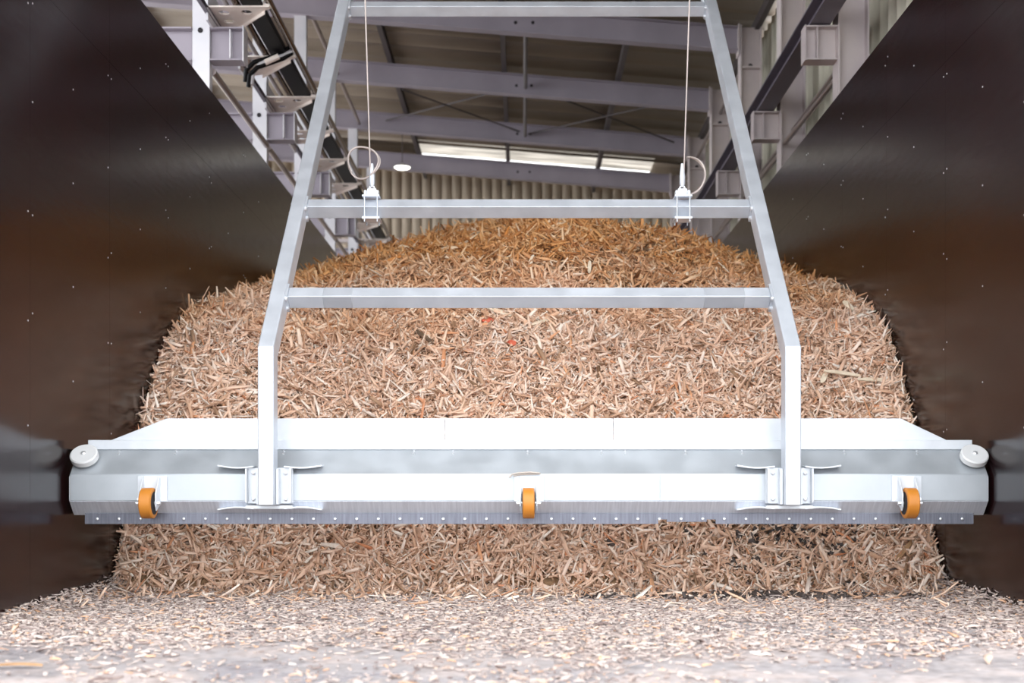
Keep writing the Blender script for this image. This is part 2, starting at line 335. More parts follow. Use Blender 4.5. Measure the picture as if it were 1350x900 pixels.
# ------------------------------------------------------------------ left hand posts
for i, y in enumerate(COLY):
    if i == 0: continue
    top = roofz(-2.8)-.30
    desc = ['','nearest, cut by the frame top','second, with a dark hole','third, under the topmost rafter','fourth, mostly behind the left arm','fifth, behind the left hoist cable loop','farthest of all'][i]
    root = empty('steel_post', (-2.815, y, 0), 'pale blue grey steel post left of the bunker, %s' % desc, 'post', 'steel posts behind the left bunker wall')
    MB().extr([(-.075,0),(.075,0),(.075,.10),(.067,.10),(.067,.009),(-.067,.009),(-.067,.10),(-.075,.10)], (-2.815,y-.05,0), (1,0,0), (0,1,0), (0,0,1), top).build('shaft', 'post', root)
    for dz in (3.45, 4.07):
        MB().lathe([(.024,0),(.024,.003)], (-2.82,y-.0505,dz+EYE), (0,-1,0), 14).build('bolt_hole', 'dark_hole', root)
    st = MB(); st.extr(ibeam(.16,.29), (-2.735,y,3.80+EYE), (0,1,0), (0,0,1), (1,0,0), .295)
    o = st.build('cantilever_stub', 'purple', root)
    MB().box(-2.445,-2.435,y-.085,y+.085,3.79+EYE,4.10+EYE).box(-2.56,-2.55,y-.078,y-.005,3.82+EYE,4.07+EYE).build('stiffener', 'post', o)
    st = MB(); st.extr(ibeam(.16,.29), (-3.25,y,3.80+EYE), (0,1,0), (0,0,1), (1,0,0), .355); st.build('cantilever_stub', 'purple', root)
    r_ = MB().tube([(-2.74,y+.06,3.745+EYE),(-2.74,y+BAY-.06,3.745+EYE)], .03).build('side_rail', 'steel_pipe')
    tag(r_, 'grey round pipe above the left bunker wall, %s bay from the camera' % ORD[i-1], 'rail', 'pipes above the left bunker wall')
o = MB().extr([(0,0),(.035,0),(.035,.006),(.006,.006),(.006,.044),(.035,.044),(.035,.05),(0,.05)], (-2.73,10.4,4.145+EYE), (1,0,0), (0,0,1), (0,1,0), 13.6).build('support_channel', 'purple_dark')
tag(o, 'dark longitudinal steel channel under the cream triangular brackets', 'beam')

# triangular cream brackets, horizontal plates with three holes
PZ = 4.20+EYE
def bracket_at(loc, label):
    root = empty('rail_bracket', loc, label, 'bracket', 'cream triangular brackets carrying the left rails')
    # plate outline in x (from post to tip) and y
    pts = [(-.50,0),(.02,0),(.02,.045),(-.04,.085),(-.40,.52),(-.50,.54)]
    x, y, z = loc
    import bmesh
    holes = [(-.40,.13,.048),(-.20,.12,.048),(-.40,.33,.045)]
    # plate with real holes: triangulated fill of outer loop and hole loops
    bm = bmesh.new(); edges = []
    def loop(ps):
        vs = [bm.verts.new((a,b2,0)) for a, b2 in ps]
        for k in range(len(vs)): edges.append(bm.edges.new((vs[k], vs[(k+1)%len(vs)])))
    loop(pts)
    for hx, hy, hr in holes: loop([(hx+hr*math.cos(t*math.pi/8), hy+hr*math.sin(t*math.pi/8)) for t in range(16)])
    bmesh.ops.triangle_fill(bm, edges=edges, use_beauty=True)
    rr = bmesh.ops.extrude_face_region(bm, geom=bm.faces[:])
    for e in rr['geom']:
        if isinstance(e, bmesh.types.BMVert): e.co.z += .012
    bmesh.ops.recalc_face_normals(bm, faces=bm.faces)
    me = bpy.data.meshes.new('plate'); bm.to_mesh(me); bm.free(); me.materials.append(M['cream'])
    o = bpy.data.objects.new('plate', me); C.objects.link(o); o.parent = root
    fl = MB(); a = Vector((-.04,.085,0)); b2 = Vector((-.40,.52,0)); d = (b2-a).normalized(); nn = Vector((d.y,-d.x,0))
    P = Vector(loc); fl.extr([(0,-.03),(.008,-.03),(.008,.012),(0,.012)], P+a, nn, (0,0,1), d, (b2-a).length)
    fl.build('flange', 'cream', root)
    MB().box(x-.52,x-.50,y-.02,y+.5,z-.12,z+.16).build('mounting_plate', 'post', root)
    cl = MB(); cl.box(x-.035,x+.03,y+.005,y+.06,z+.012,z+.03); cl.tube([(x-.03,y+.03,z+.03),(x-.03,y+.03,z+.13)],.008,8); cl.tube([(x+.025,y+.03,z+.03),(x+.025,y+.03,z+.11)],.008,8)
    cl.build('rail_clamp', 'cream', root)
    return root
bl = ['at the top frame edge on the nearest post','second from the top, holding a black cable bundle','third from the top, on the second post','fourth from the top, tip behind the left arm','fifth from the top, just right of the left arm',
      'sixth from the top, above the upper crossbar','seventh, just under the upper crossbar','eighth from the top, low near the heap','ninth from the top, low near the heap crest','tenth and lowest in view near the crest','eleventh, far back']
by = [10.71+1.215*k for k in range(11)]
br0 = bracket_at((-2.20, by[0], PZ), 'cream triangular bracket with three holes, '+bl[0])
for k in range(1, 11):
    q = copy_tree(br0); q.location = (-2.20, by[k], PZ); q['label'] = 'cream triangular bracket with three holes, '+bl[k]
# rails on the brackets
y0, y1 = 9.6, 24.0
for x, dz, r_, mt, lab in [(-2.19,.062,.03,'bronze','glossy brown rail tube along the bracket tips, outermost'),
                       (-2.47,.045,.03,'bronze','glossy brown rail tube on the brackets behind the black track'),
                       (-2.56,.04,.022,'post','thin pale pipe along the brackets nearest the posts'),
                       (-2.10,-.09,.02,'bronze','thin brown tube slung below the bracket tips')]:
    o = MB().tube([(x,y0,PZ+dz),(x,y1,PZ+dz)], r_, 16).build('rail_tube', mt); tag(o, lab, 'rail', 'rail tubes on the left brackets')
o = MB().box(-2.41,-2.255,y0,y1,PZ+.013,PZ+.075).build('cable_track', 'black'); tag(o, 'wide black cable track lying on the cream brackets', 'cable track')
# cable bundle at the second bracket
root = empty('cable_bundle', (-2.52, 11.93, PZ-.05), 'black cable bundle with pale sleeves draped at the second bracket', 'cable')
for k, (dx, dz, mt, nm) in enumerate([(0,0,'black','cable'),(.03,.03,'post','cable'),(-.03,.05,'black','cable')]):
    P = [(-2.62+dx,11.9,PZ-.30+dz),(-2.60+dx,11.86,PZ-.20+dz),(-2.52+dx,11.84,PZ-.13+dz),(-2.40,11.84,PZ-.09+dz),(-2.28,11.86,PZ-.04+dz),(-2.20+dx,11.88,PZ+.02+dz)]
    Q = []
    for t in range(21):
        s_ = t/20*5; i = min(4,int(s_)); f = s_-i; f = f*f*(3-2*f); Q.append(Vector(P[i])*(1-f)+Vector(P[i+1])*f)
    MB().tube(Q, .022, 10).build(nm, mt, root)
MB().tube([(-2.44,11.80,PZ-.10),(-2.31,11.80,PZ-.04)], .028, 12).build('sleeve', 'cream', root)

# pendant lamp
root = empty('pendant_lamp', (-2.02, 20.9, 5.5+EYE), 'round white pendant lamp glowing below the roof at the back', 'lamp')
MB().lathe([(.03,.07),(.06,.05),(.15,.012),(.155,0),(.15,0),(.03,.01)][::-1], (-2.02,20.9,5.5+EYE), (0,0,1), 28).build('lamp_shade', 'plastic', root)
MB().lathe([(.13,0),(.10,-.018),(.03,-.025)], (-2.02,20.9,5.5+EYE), (0,0,1), 28).build('lamp_diffuser', 'lamp', root)
MB().tube([(-2.02,20.9,5.56+EYE),(-2.02,20.9,roofz(-2.0)+.1)], .006, 8).build('suspension_rod', 'purlin', root)

# ------------------------------------------------------------------ the heap levelling blade
Z = lambda z: z+EYE
lev = empty('levelling_blade', (0.035, 7.0, 0), 'wide galvanised levelling blade hanging on a bent tubular frame before the wood chip heap', 'levelling blade')
AX = (-1.414, 1.489); BEND = (6.85, .818)
th = math.radians(46.0); dY, dZ = math.cos(th), math.sin(th)
BX0, BX1 = -2.538, 2.607
# body: folded sheet, solid section
prof = [(7.12,.268),(6.98,.12),(6.98,-.03),(7.05,-.107),(7.20,-.107),(7.20,.268)]
body = MB().extr([(a, Z(z)) for a, z in prof], (BX0,0,0), (0,1,0), (0,0,1), (1,0,0), BX1-BX0).build('blade_body', 'galv_body', lev, .004)
low = MB().extr([(6.977,Z(-.033)),(7.047,Z(-.110)),(7.052,Z(-.107)),(6.982,Z(-.030))], (BX0+.001,0,0), (0,1,0), (0,0,1), (1,0,0), BX1-BX0-.002).build('lower_facing', 'galv_brush', lev)
MB().box(.769,.7705,6.9792,6.981,Z(-.029),Z(.119)).build('panel_joint', 'galv_dull', lev)
# upper rail and top panels
MB().box(-2.48,2.565,7.105,7.205,Z(.262),Z(.317)).build('upper_rail', 'galv', lev, .003)
def top_panel(xa, xb):
    xs = sorted({xa, xb} | {x for x in (-2.352,-2.036,2.163,2.425) if xa < x < xb})
    def h(x):
        if x < -2.036: return .317+(.441-.317)*(x+2.352)/(.316)
        if x > 2.163: return .317+(.441-.317)*(2.425-x)/(.262)
        return .441
    pr = [(xa, Z(.315))]+[(x, Z(max(.3175,h(x)))) for x in xs]+[(xb, Z(.315))]
    MB().extr(pr, (0,7.125,0), (1,0,0), (0,0,1), (0,1,0), .02).build('top_panel', 'galv', lev, .002)
top_panel(-2.352, -.4455); top_panel(-.4425, .518); top_panel(.521, 2.425)
# bottom strip with two notches and its bolts
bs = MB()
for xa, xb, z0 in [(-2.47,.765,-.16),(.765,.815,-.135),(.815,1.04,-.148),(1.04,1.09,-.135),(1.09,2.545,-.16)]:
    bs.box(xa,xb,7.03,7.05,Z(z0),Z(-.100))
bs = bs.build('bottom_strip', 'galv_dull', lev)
x = -2.40; k = 0
bolt0 = None
while x < 2.5:
    if abs(x+2.075) > .07 and abs(x-.03) > .07 and abs(x-2.147) > .07:
        if bolt0 is None:
            bolt0 = MB().lathe([(.0075,0),(.0075,.008),(.004,.010)], (x,7.03,Z(-.132)), (0,-1,0), 8).build('bolt', 'bolt', bs); bx0 = x
        else:
            q = bolt0.copy(); C.objects.link(q); q.location = bolt0.location+Vector((x-bx0,0,0))
    x += .122; k += 1
# small bolt heads in pairs along the upper ledge
nrm = Vector((0,-.148,.14)).normalized(); b0 = None
for k, x in enumerate([-2.30,-1.98,-1.37,-.62,-.40,.02,.45,.58,.92,1.25,1.83,2.24]):
    for t in (.10, .21):
        p = Vector((x+.004*(k%3), 7.12-.14*t, Z(.268-.148*t)))
        if b0 is None: b0 = MB().lathe([(.006,0),(.006,.004)], p, nrm, 8).build('rivet', 'bolt', body); p0 = p
        else:
            q = b0.copy(); C.objects.link(q); q.location = b0.location+(p-p0)
# end caps
for x, s in ((BX0,-1),(BX1,1)):
    MB().extr([(7.10,Z(.22)),(6.985,Z(.105)),(6.985,Z(-.028)),(7.05,Z(-.10)),(7.19,Z(-.10)),(7.19,Z(.22))], (x,0,0), (0,1,0), (0,0,1), (s,0,0), .006).build('end_cap', 'galv', lev, .002)
# white side rollers lying on the ledge
for x in (-2.472, 2.547):
    c = Vector((x, 7.045, Z(.205)))+nrm*.006
    rl = MB().lathe([(.070,0),(.077,.005),(.077,.036),(.070,.042),(.012,.042)], c, nrm, 40).build('side_roller', 'plastic', lev)
    MB().lathe([(.013,.042),(.013,.048),(.007,.052)], c, nrm, 12).build('roller_bolt', 'bolt', rl)
# arms
bars = {'lower':392.5,'upper':275.0,'top':12.0}   # how steeply each bar is seen above the eye
def tube_section(mb, x, w_, d_, path):
    # rectangular tube following path [(Y,z)..] in the YZ plane, front face on the path
    pts = [Vector((0,a,Z(z))) for a, z in path]; n = len(pts); A = []
    for i, p in enumerate(pts):
        t1 = (pts[i]-pts[i-1]).normalized() if i > 0 else (pts[1]-pts[0]).normalized()
        t2 = (pts[i+1]-pts[i]).normalized() if i < n-1 else t1
        n1 = Vector((0,t1.z,-t1.y)); n2 = Vector((0,t2.z,-t2.y)); m_ = (n1+n2).normalized(); m_ = m_*(d_/m_.dot(n1))
        A.append([p+Vector((x-w_/2,0,0)), p+Vector((x+w_/2,0,0)), p+Vector((x+w_/2,0,0))+m_, p+Vector((x-w_/2,0,0))+m_])
    vs = [v for q in A for v in q]
    fs = [(0,1,2,3), tuple(4*(n-1)+j for j in (3,2,1,0))]
    for i in range(n-1):
        for j in range(4): fs.append((4*i+j, 4*i+4+j, 4*i+4+(j+1)%4, 4*i+(j+1)%4))
    return mb.add(vs, fs)
topY = BEND[0]+(5.55-BEND[1])/math.tan(th)
aw, ad = .088, .12
for x in AX:
    arm = tube_section(MB(), x, aw, ad, [(BEND[0],-.055),BEND,(topY,5.55)]).build('arm', 'galv_tube', lev, .007)
    # saddle bracket
    sb = MB(); sb.box(x-.13,x-.045,6.958,6.982,Z(-.045),Z(.155)); sb.box(x+.045,x+.13,6.958,6.982,Z(-.045),Z(.155))
    sb.box(x-.128,x-.118,6.915,6.960,Z(-.04),Z(.15)); sb.box(x+.118,x+.128,6.915,6.960,Z(-.04),Z(.15))
    sb.box(x-.062,x-.046,6.90,6.960,Z(-.05),Z(.15)); sb.box(x+.046,x+.062,6.90,6.960,Z(-.05),Z(.15)); sb.box(x-.13,x+.13,6.94,6.985,Z(-.075),Z(-.055))
    sb = sb.build('saddle_bracket', 'galv', lev, .002)
    for s in (-1, 1):
        for z in (.162,-.072):
            vs = []; N = 8
            for k in range(N+1):
                t = k/N; xx = x+s*(.085+.205*t); zz = z-.010*math.sin(t*math.pi)*(1 if z > 0 else -1) + (.006 if z > 0 else -.006)*t
                yb = 7.03 if z > 0 else 7.02
                vs += [(xx,6.935+.02*t,Z(zz-.004)),(xx,6.935+.02*t,Z(zz+.004)),(xx,yb,Z(zz+.004)),(xx,yb,Z(zz-.004))]
            fs = [(0,1,2,3),tuple(4*N+j for j in (3,2,1,0))]
            for k in range(N):
                for j in range(4): fs.append((4*k+j,4*k+4+j,4*k+4+(j+1)%4,4*k+(j+1)%4))
            MB().add(vs, fs).build('stiffening_fin', 'galv', sb)
        for z in (.125,-.02):
            MB().lathe([(.011,0),(.011,.008),(.006,.011)], (x+s*.09,6.958,Z(z)), (0,-1,0), 8).build('bolt', 'bolt', sb)
    # hinge lug at the top under the rafter
    MB().box(x-.06,x+.06,topY-.05,topY+.10,Z(5.5),Z(5.90)).build('hinge_lug', 'galv_tube', lev)
# crossbars, square tubes turned with the arms
def rod(mb, c, half, x0, x1, ang):
    ca, sa = math.cos(ang), math.sin(ang)
    return mb.extr([(a*ca-b2*sa, a*sa+b2*ca) for a, b2 in [(-half,-half),(half,-half),(half,half),(-half,half)]], (x0,c[0],Z(c[1])), (0,1,0), (0,0,1), (1,0,0), x1-x0)
nf = Vector((0, -math.sin(th), math.cos(th))); tv = Vector((0, dY, dZ))
for nm, py_ in bars.items():
    # project the centre on to the arm's mid line
    k0 = (653-py_)/F; c0 = Vector((0,BEND[0],BEND[1]))-nf*(ad/2)
    t = (k0*c0.y-c0.z)/(dZ-k0*dY); c = c0+tv*t
    xa, xb = AX[0]+aw/2, AX[1]-aw/2
    cb = rod(MB(), (c.y,c.z), .043, xa+.012, xb-.012, th).build('crossbar', 'galv_tube', lev, .0035)
    for x, s in ((xa,1),(xb,-1)):
        pl = rod(MB(), (c.y,c.z), .058, min(x,x+s*.012), max(x,x+s*.012), th).build('end_plate', 'galv_tube', cb)
        for u_, v_ in ((-.066,0),(.066,0),(.0,.062)):
            pass
        for a, b2 in ((-.060,-.03),(.060,-.03),(-.060,.04),(.060,.04)):
            p = c+tv*a+nf*b2
            MB().lathe([(.012,0),(.012,.012),(.007,.016)], (x+s*.0,p.y,Z(p.z)), (s,0,0), 8).build('bolt', 'bolt', cb)
    for x, s in ((AX[0]-aw/2,-1),(AX[1]+aw/2,1)):
        for a in (-.05,.05):
            p = c+tv*a
            MB().lathe([(.012,0),(.012,.012),(.007,.018)], (x,p.y,Z(p.z)), (s,0,0), 8).build('bolt', 'bolt', cb)
    if nm == 'upper': UC = c.copy()
    if nm == 'lower': LC = c.copy()
# a dull repair sleeve at the left and right of the lower crossbar
for x0_, x1_ in ((-1.16,-.985),(1.05,1.29)):
    rod(MB(), (LC.y,LC.z), .0445, x0_, x1_, th).build('splice_sleeve', 'sleeve', lev, .007)
# rope clamps on the upper crossbar
CX = (-.956, 1.013)
for x in CX:
    k_ = MB(); yc, zc = UC.y, Z(UC.z)
    k_.box(x-.055,x+.055,yc-.065,yc+.065,zc+.063,zc+.075); 
    k_ = k_.build('rope_clamp', 'galv_tube', lev, .002)
    MB().box(x-.055,x+.055,yc-.065,yc+.065,zc-.075,zc-.063).build('clamp_plate', 'galv_tube', k_)
    for dx in (-.04,.04):
        for dy in (-.058,.058): MB().tube([(x+dx,yc+dy,zc-.095),(x+dx,yc+dy,zc+.095)], .004, 8).build('clamp_bolt', 'galv_tube', k_)
    MB().box(x-.028,x+.028,yc-.01,yc+.01,zc+.075,zc+.125).box(x-.045,x-.03,yc-.03,yc+.03,zc+.075,zc+.11).box(x+.03,x+.045,yc-.03,yc+.03,zc+.075,zc+.11).build('clamp_lug', 'galv', k_)
# wheels
def wheel(x):
    r_ = MB(); r_.box(x-.055,x-.043,6.885,6.985,Z(-.075),Z(.06)); r_.box(x+.043,x+.055,6.885,6.985,Z(-.075),Z(.06))
    r_ = MB()
    for s in (-1, 1):
        xx = x+s*.045
        r_.extr([(6.98,Z(.105)),(6.955,Z(.105)),(6.885,Z(.01)),(6.885,Z(-.06)),(6.90,Z(-.085)),(6.98,Z(-.04))], (xx-.004,0,0), (0,1,0), (0,0,1), (1,0,0), .008)
    r_.box(x-.08,x+.085,6.968,6.981,Z(-.035),Z(.11))
    yk = r_.build('wheel_bracket', 'galv', lev, .0015)
    MB().lathe([(.070,-.033),(.081,-.032),(.085,-.028),(.085,.028),(.081,.032),(.070,.033)], (x,6.905,Z(-.042)), (1,0,0), 48).build('wheel', 'wheel', yk)
    MB().lathe([(.058,-.035),(.064,-.0345),(.064,.0345),(.058,.035)], (x,6.905,Z(-.042)), (1,0,0), 32).build('wheel_hub', 'dark_hole', yk)
    MB().tube([(x-.068,6.905,Z(-.042)),(x+.068,6.905,Z(-.042))], .011, 12).build('axle', 'bolt', yk)
    for dx in (-.072, .074): MB().lathe([(.009,0),(.009,.006)], (x+dx,6.968,Z(-.02)), (0,-1,0), 8).build('bolt', 'bolt', yk)
for x in (-2.075, .033, 2.147): wheel(x)
o = MB().tube([(-.075,6.95,Z(.10)),(-.06,6.945,Z(.118)),(-.02,6.94,Z(.126)),(.04,6.94,Z(.13)),(.09,6.945,Z(.125)),(.10,6.955,Z(.122)),(.05,6.955,Z(.12)),(-.01,6.95,Z(.118)),(-.05,6.95,Z(.11))], .005, 8).build('string', 'string')
tag(o, 'frayed grey string lying over the middle wheel bracket', 'string')

# hoist cables
hb = MB().extr(ibeam(.12,.22), (2.74,6.95,roofz(2.74)-.22), (0,1,0), (0,0,1), Vector((-9,0,.72)).normalized(), 9.03).build('hoist_beam', 'purple')
tag(hb, 'lilac steel beam over the camera side carrying both hoist cables', 'beam')
for x, s, lab in ((CX[0],-1,'left'),(CX[1],1,'right')):
    p0 = Vector((x, UC.y, Z(UC.z)+.125)); p1 = Vector((x-.01*s*-1, UC.y, Z(UC.z)+.20))
    topc = Vector((x+s*.02, 6.95, roofz(x)-.22))
    root = empty('hoist_cable', p0, 'thin steel hoist cable with a looped tail, %s of the two' % lab, 'cable', 'hoist cables')
    MB().tube([p1+Vector((0,0,.03)), topc], .0048, 10).build('wire', 'rope', root)
    MB().lathe([(.010,-.02),(.018,0),(.018,.05),(.009,.13)], p0+Vector((0,0,.03)), (0,0,1), 12).build('turnbuckle', 'galv', root)
    MB().tube([(x+.018*math.cos(a_*math.pi/8), UC.y, p0.z-.01+.03*math.sin(a_*math.pi/8)) for a_ in range(16)], .006, 8, True).build('shackle', 'bolt', root)
    for k in range(2 if s < 0 else 2):
        c = Vector((x+(-.055 if s < 0 else .06), UC.y+.012*k, p0.z+(.17 if s < 0 else .09))); R1, R2 = (.095+.006*k, .10) if s < 0 else (.085, .115)
        pts = []
        a0, a1 = (-60, 215) if s < 0 else (-95, 95)
        if k: a0, a1 = (-120, 250) if s < 0 else (-80, 110)
        for j in range(29):
            a_ = math.radians(a0+(a1-a0)*j/28); rr = 1+.04*math.sin(3*a_+k)
            pts.append(c+Vector((R1*rr*math.cos(a_), .02*math.sin(a_*2), R2*rr*math.sin(a_))))
        MB().tube(pts, .006, 8).build('looped_tail', 'rope', root)

# ------------------------------------------------------------------ wood chip heap
WD = np.array([7.80,7.83,8.02,8.40,8.96,9.70,10.40,12.3,14.5,16.0,16.9,17.3])
WZ = np.array([-.615,-.50,-.23,.50,1.12,1.55,1.80,2.20,2.64,2.84,2.2,1.4])
WL = np.array([-.615,-.50,-.23,.50,1.12,1.52,1.63,1.97,2.46,2.75,2.2,1.4])
CD = np.array([7.80,7.83,8.02,8.40,8.96,9.70,11.2,13.3,15.2,16.3,17.0,17.3])
CZ = np.array([-.615,-.50,-.23,.50,1.12,1.72,2.42,3.00,3.36,3.10,2.5,1.6])
kx = rng.normal(0, 2.2, (40,2)); ph = rng.uniform(0, 6.28, 40)
def lump(x, y):
    s = 0
    for (a, b2), p in zip(kx, ph): s = s+np.sin(a*x+b2*y+p)
    return s/40**.5
def heap(x, y):
    u = np.clip(np.abs(x-.36)/np.where(x > .36, 2.27, 2.85), 0, 1)**1.35
    y2 = y+.05*np.sin(2.3*x+1)+.05*np.sin(5.1*x)
    zw = np.where(x > .36, np.interp(y2, WD, WZ), np.interp(y2, WD, WL)); zc = np.interp(y2, CD, CZ)
    z = zw*u+zc*(1-u)+EYE
    return z+lump(x, y)*.055*np.clip((z-.05)/.6, 0, 1)
nx, ny = 120, 260
gx = np.linspace(XL+.004, XR-.004, nx); gy = np.concatenate([np.linspace(7.6, 10.2, 150), np.linspace(10.23, 17.15, ny-150)])
GX, GY = np.meshgrid(gx, gy); GZ = np.maximum(heap(GX, GY)-.03, .0)
vs = np.stack([GX, GY, GZ], -1).reshape(-1, 3)
idx = np.arange(nx*ny).reshape(ny, nx)
q = np.stack([idx[:-1,:-1], idx[:-1,1:], idx[1:,1:], idx[1:,:-1]], -1).reshape(-1, 4)

def np_mesh(name, V, Q, mats, matidx=None, smooth=False, origin=(0,0,0)):
    me = bpy.data.meshes.new(name); me.vertices.add(len(V)); me.vertices.foreach_set('co', (V-np.array(origin)).astype(np.float32).ravel())
    me.loops.add(len(Q)*4); me.loops.foreach_set('vertex_index', Q.astype(np.int32).ravel())
    me.polygons.add(len(Q)); me.polygons.foreach_set('loop_start', np.arange(0, len(Q)*4, 4, dtype=np.int32)); me.polygons.foreach_set('loop_total', np.full(len(Q), 4, dtype=np.int32))
    for m_ in mats: me.materials.append(M[m_])
    if matidx is not None: me.polygons.foreach_set('material_index', matidx.astype(np.int32))
    me.update(calc_edges=True); me.validate()
    o = bpy.data.objects.new(name, me); C.objects.link(o); o.location = origin; return o
def chips(P, N, Ln, Wd, Th, tilt, flat=0.0):
    """one bent, tapering splinter per point: three cross sections of four corners"""
    n = len(P)
    r = rng.normal(size=(n,3)); r -= (r*N).sum(1, keepdims=True)*N; r /= np.linalg.norm(r, axis=1, keepdims=True)
    t = r*np.cos(tilt)[:,None]+N*np.sin(tilt)[:,None]
    b = np.cross(N, r); nn = np.cross(t, b)
    roll = rng.normal(0, .6*(1-flat), n); b, nn = b*np.cos(roll)[:,None]+nn*np.sin(roll)[:,None], nn*np.cos(roll)[:,None]-b*np.sin(roll)[:,None]
    bend = rng.normal(0, .06, n)*Ln; V = []
    for s, wf in ((-.5, rng.uniform(.1,.9,n)), (rng.uniform(-.15,.15,n), rng.uniform(.8,1.1,n)), (.5, rng.uniform(.05,.8,n))):
        s = np.broadcast_to(s, (n,))
        c = P+t*(s*Ln)[:,None]+nn*(bend*(1-4*s*s))[:,None]+b*(rng.normal(0,.12,n)*Wd)[:,None]
        for a, d in ((-1,-1),(1,-1),(1,1),(-1,1)):
            V.append(c+b*(a*Wd/2*wf)[:,None]+nn*(d*Th/2)[:,None])
    V = np.stack(V, 1)                       # n,12,3
    F_ = np.array([(3,2,1,0),(8,9,10,11)]+[(k*4+j, k*4+(j+1)%4, k*4+4+(j+1)%4, k*4+4+j) for k in range(2) for j in range(4)])
    Q = (np.arange(n)[:,None,None]*12+F_[None]).reshape(-1, 4)
    return V, Q
# sample the heap: dense where near the camera
n = 120000
d = 7.78*(17.0/7.78)**(rng.uniform(0,1,n)**1.25)
d = np.where(rng.uniform(size=n) < .45, rng.uniform(7.64, 9.6, n), d)
d = np.where(rng.uniform(size=n) < .025, 7.72-rng.exponential(.16, n), d)
X = rng.uniform(XL+.01, XR-.01, n)
Zh = heap(X, d); e = .03
gx_ = (heap(X+e, d)-heap(X-e, d))/(2*e); gy_ = (heap(X, d+e)-heap(X, d-e))/(2*e)
N = np.stack([-gx_, -gy_, np.ones(n)], -1); N /= np.linalg.norm(N, axis=1, keepdims=True)
N = N+rng.normal(0, .38, (n,3)); N /= np.linalg.norm(N, axis=1, keepdims=True)
P = np.stack([X, d, np.maximum(Zh, .01)], -1)+N*rng.uniform(-.015,.022,n)[:,None]
kind = rng.choice(3, n, p=[.42,.46,.12])
Ln = np.where(kind == 0, rng.uniform(.02,.06,n), np.where(kind == 1, rng.uniform(.05,.13,n), rng.uniform(.11,.25,n)))
asp = np.where(kind == 0, rng.uniform(.15,.45,n), np.where(kind == 1, rng.uniform(.06,.19,n), rng.uniform(.05,.15,n)))
Ln = Ln*np.where(d > 11, 1.2, 1.0)
Wd = np.minimum(Ln*asp+.002, .032)
Th = rng.uniform(.002,.006,n)
tilt = np.abs(rng.normal(0, .48, n))
P = P+N*(np.where(kind == 2, .012, 0))[:,None]
V, Q = chips(P, N, Ln, Wd, Th, tilt)
V[...,0] = np.clip(V[...,0], XL+.003, XR-.003); V[...,2] = np.maximum(V[...,2], .003)
V = V.reshape(-1,3)
AV = np.concatenate([vs, V]); AQ = np.concatenate([q, Q+len(vs)])
mi = np.concatenate([np.zeros(len(q)), np.ones(len(Q))])
pile = np_mesh('wood_chip_heap', AV, AQ, ['soil','chips'], mi, origin=(0,7.8,0))
tag(pile, 'tall heap of shredded tan and orange wood chips between the dark bunker walls', 'wood chips', kind='stuff')

# loose chips on the floor in front, ground in and weathered
n = 52000
Y = 3.2+(7.95-3.2)*rng.uniform(0,1,n)**.62
X = rng.uniform(-2.56, 2.62, n)
wallb = rng.uniform(size=n) < .07
X = np.where(wallb & (rng.uniform(size=n) < .5), XL+np.abs(rng.normal(0,.07,n)), X); X = np.where(wallb & (X > -2.3) , XR-np.abs(rng.normal(0,.07,n)), X)
keep = rng.uniform(size=n) < np.clip(.25+.5*np.sin(1.7*X+2*Y)*np.sin(2.1*Y-X)+ (Y-4.0)*.35, .10, 1)
keep &= ~((Y < 5.0) & (np.abs(X+.1) > 1.15+(Y-3.6)*.5) & (rng.uniform(size=n) < .85))
X, Y, wallb = X[keep], Y[keep], wallb[keep]; n = len(X)
N = np.tile([0.,0,1.], (n,1))+rng.normal(0,.12,(n,3)); N /= np.linalg.norm(N, axis=1, keepdims=True)
near_toe = np.exp(-np.maximum(7.8-Y,0)/.25)
dw = np.minimum(X-XL, XR-X); berm = .09*np.exp(-(np.maximum(dw,0)/.09))*np.clip((Y-5.2)/2,0,1)
P = np.stack([np.clip(X,XL+.01,XR-.01), Y, .005+rng.uniform(0,1,n)*(.007+.05*near_toe+berm)], -1)
Ln = np.clip(rng.lognormal(-3.75,.55,n),.008,.12); Wd = Ln*rng.uniform(.15,.5,n); Wd = np.minimum(Wd,.03)
V, Q = chips(P, N, Ln, Wd, rng.uniform(.002,.006,n), rng.normal(0,.08,n)+near_toe*rng.normal(0,.3,n)+berm*4*rng.normal(0,1,n), .7)
V[...,0] = np.clip(V[...,0], XL+.003, XR-.003); V[...,2] = np.maximum(V[...,2], .002)
o = np_mesh('loose_wood_chips', V.reshape(-1,3), Q, ['floor_chips'], origin=(0,7.0,0))
tag(o, 'weathered grey and beige wood chips strewn over the wet concrete floor', 'wood chips', kind='stuff')
# dark wet crumbs at the toe and in the heap, right of centre
n = 1300
X = np.concatenate([rng.normal(1.35,.42,n//2), rng.normal(1.75,.28,n//4), rng.uniform(.3,2.4,n-n//2-n//4)]); Y = np.concatenate([7.62+rng.normal(0,.16,n//2), rng.normal(8.05,.08,n//4), rng.uniform(7.2,7.8,n-n//2-n//4)])
X = np.clip(X, -2.4, 2.5); zz = np.where(Y > 7.82, heap(X, Y)+.012, .012)
N = np.stack([np.zeros(n), np.where(Y > 7.82, -.8, 0.), np.ones(n)*.6], -1)+rng.normal(0,.2,(n,3)); N /= np.linalg.norm(N,axis=1,keepdims=True)
P = np.stack([X,Y,zz],-1)+N*rng.uniform(0,.02,n)[:,None]; Ln = np.clip(rng.lognormal(-3.5,.5,n),.01,.10)
V, Q = chips(P, N, Ln, Ln*rng.uniform(.3,.7,n), rng.uniform(.003,.010,n), rng.normal(0,.3,n), .3)
V[...,2] = np.maximum(V[...,2], .002)
o = np_mesh('bark_crumbs', V.reshape(-1,3), Q, ['bark'], origin=(1.3,7.7,0))
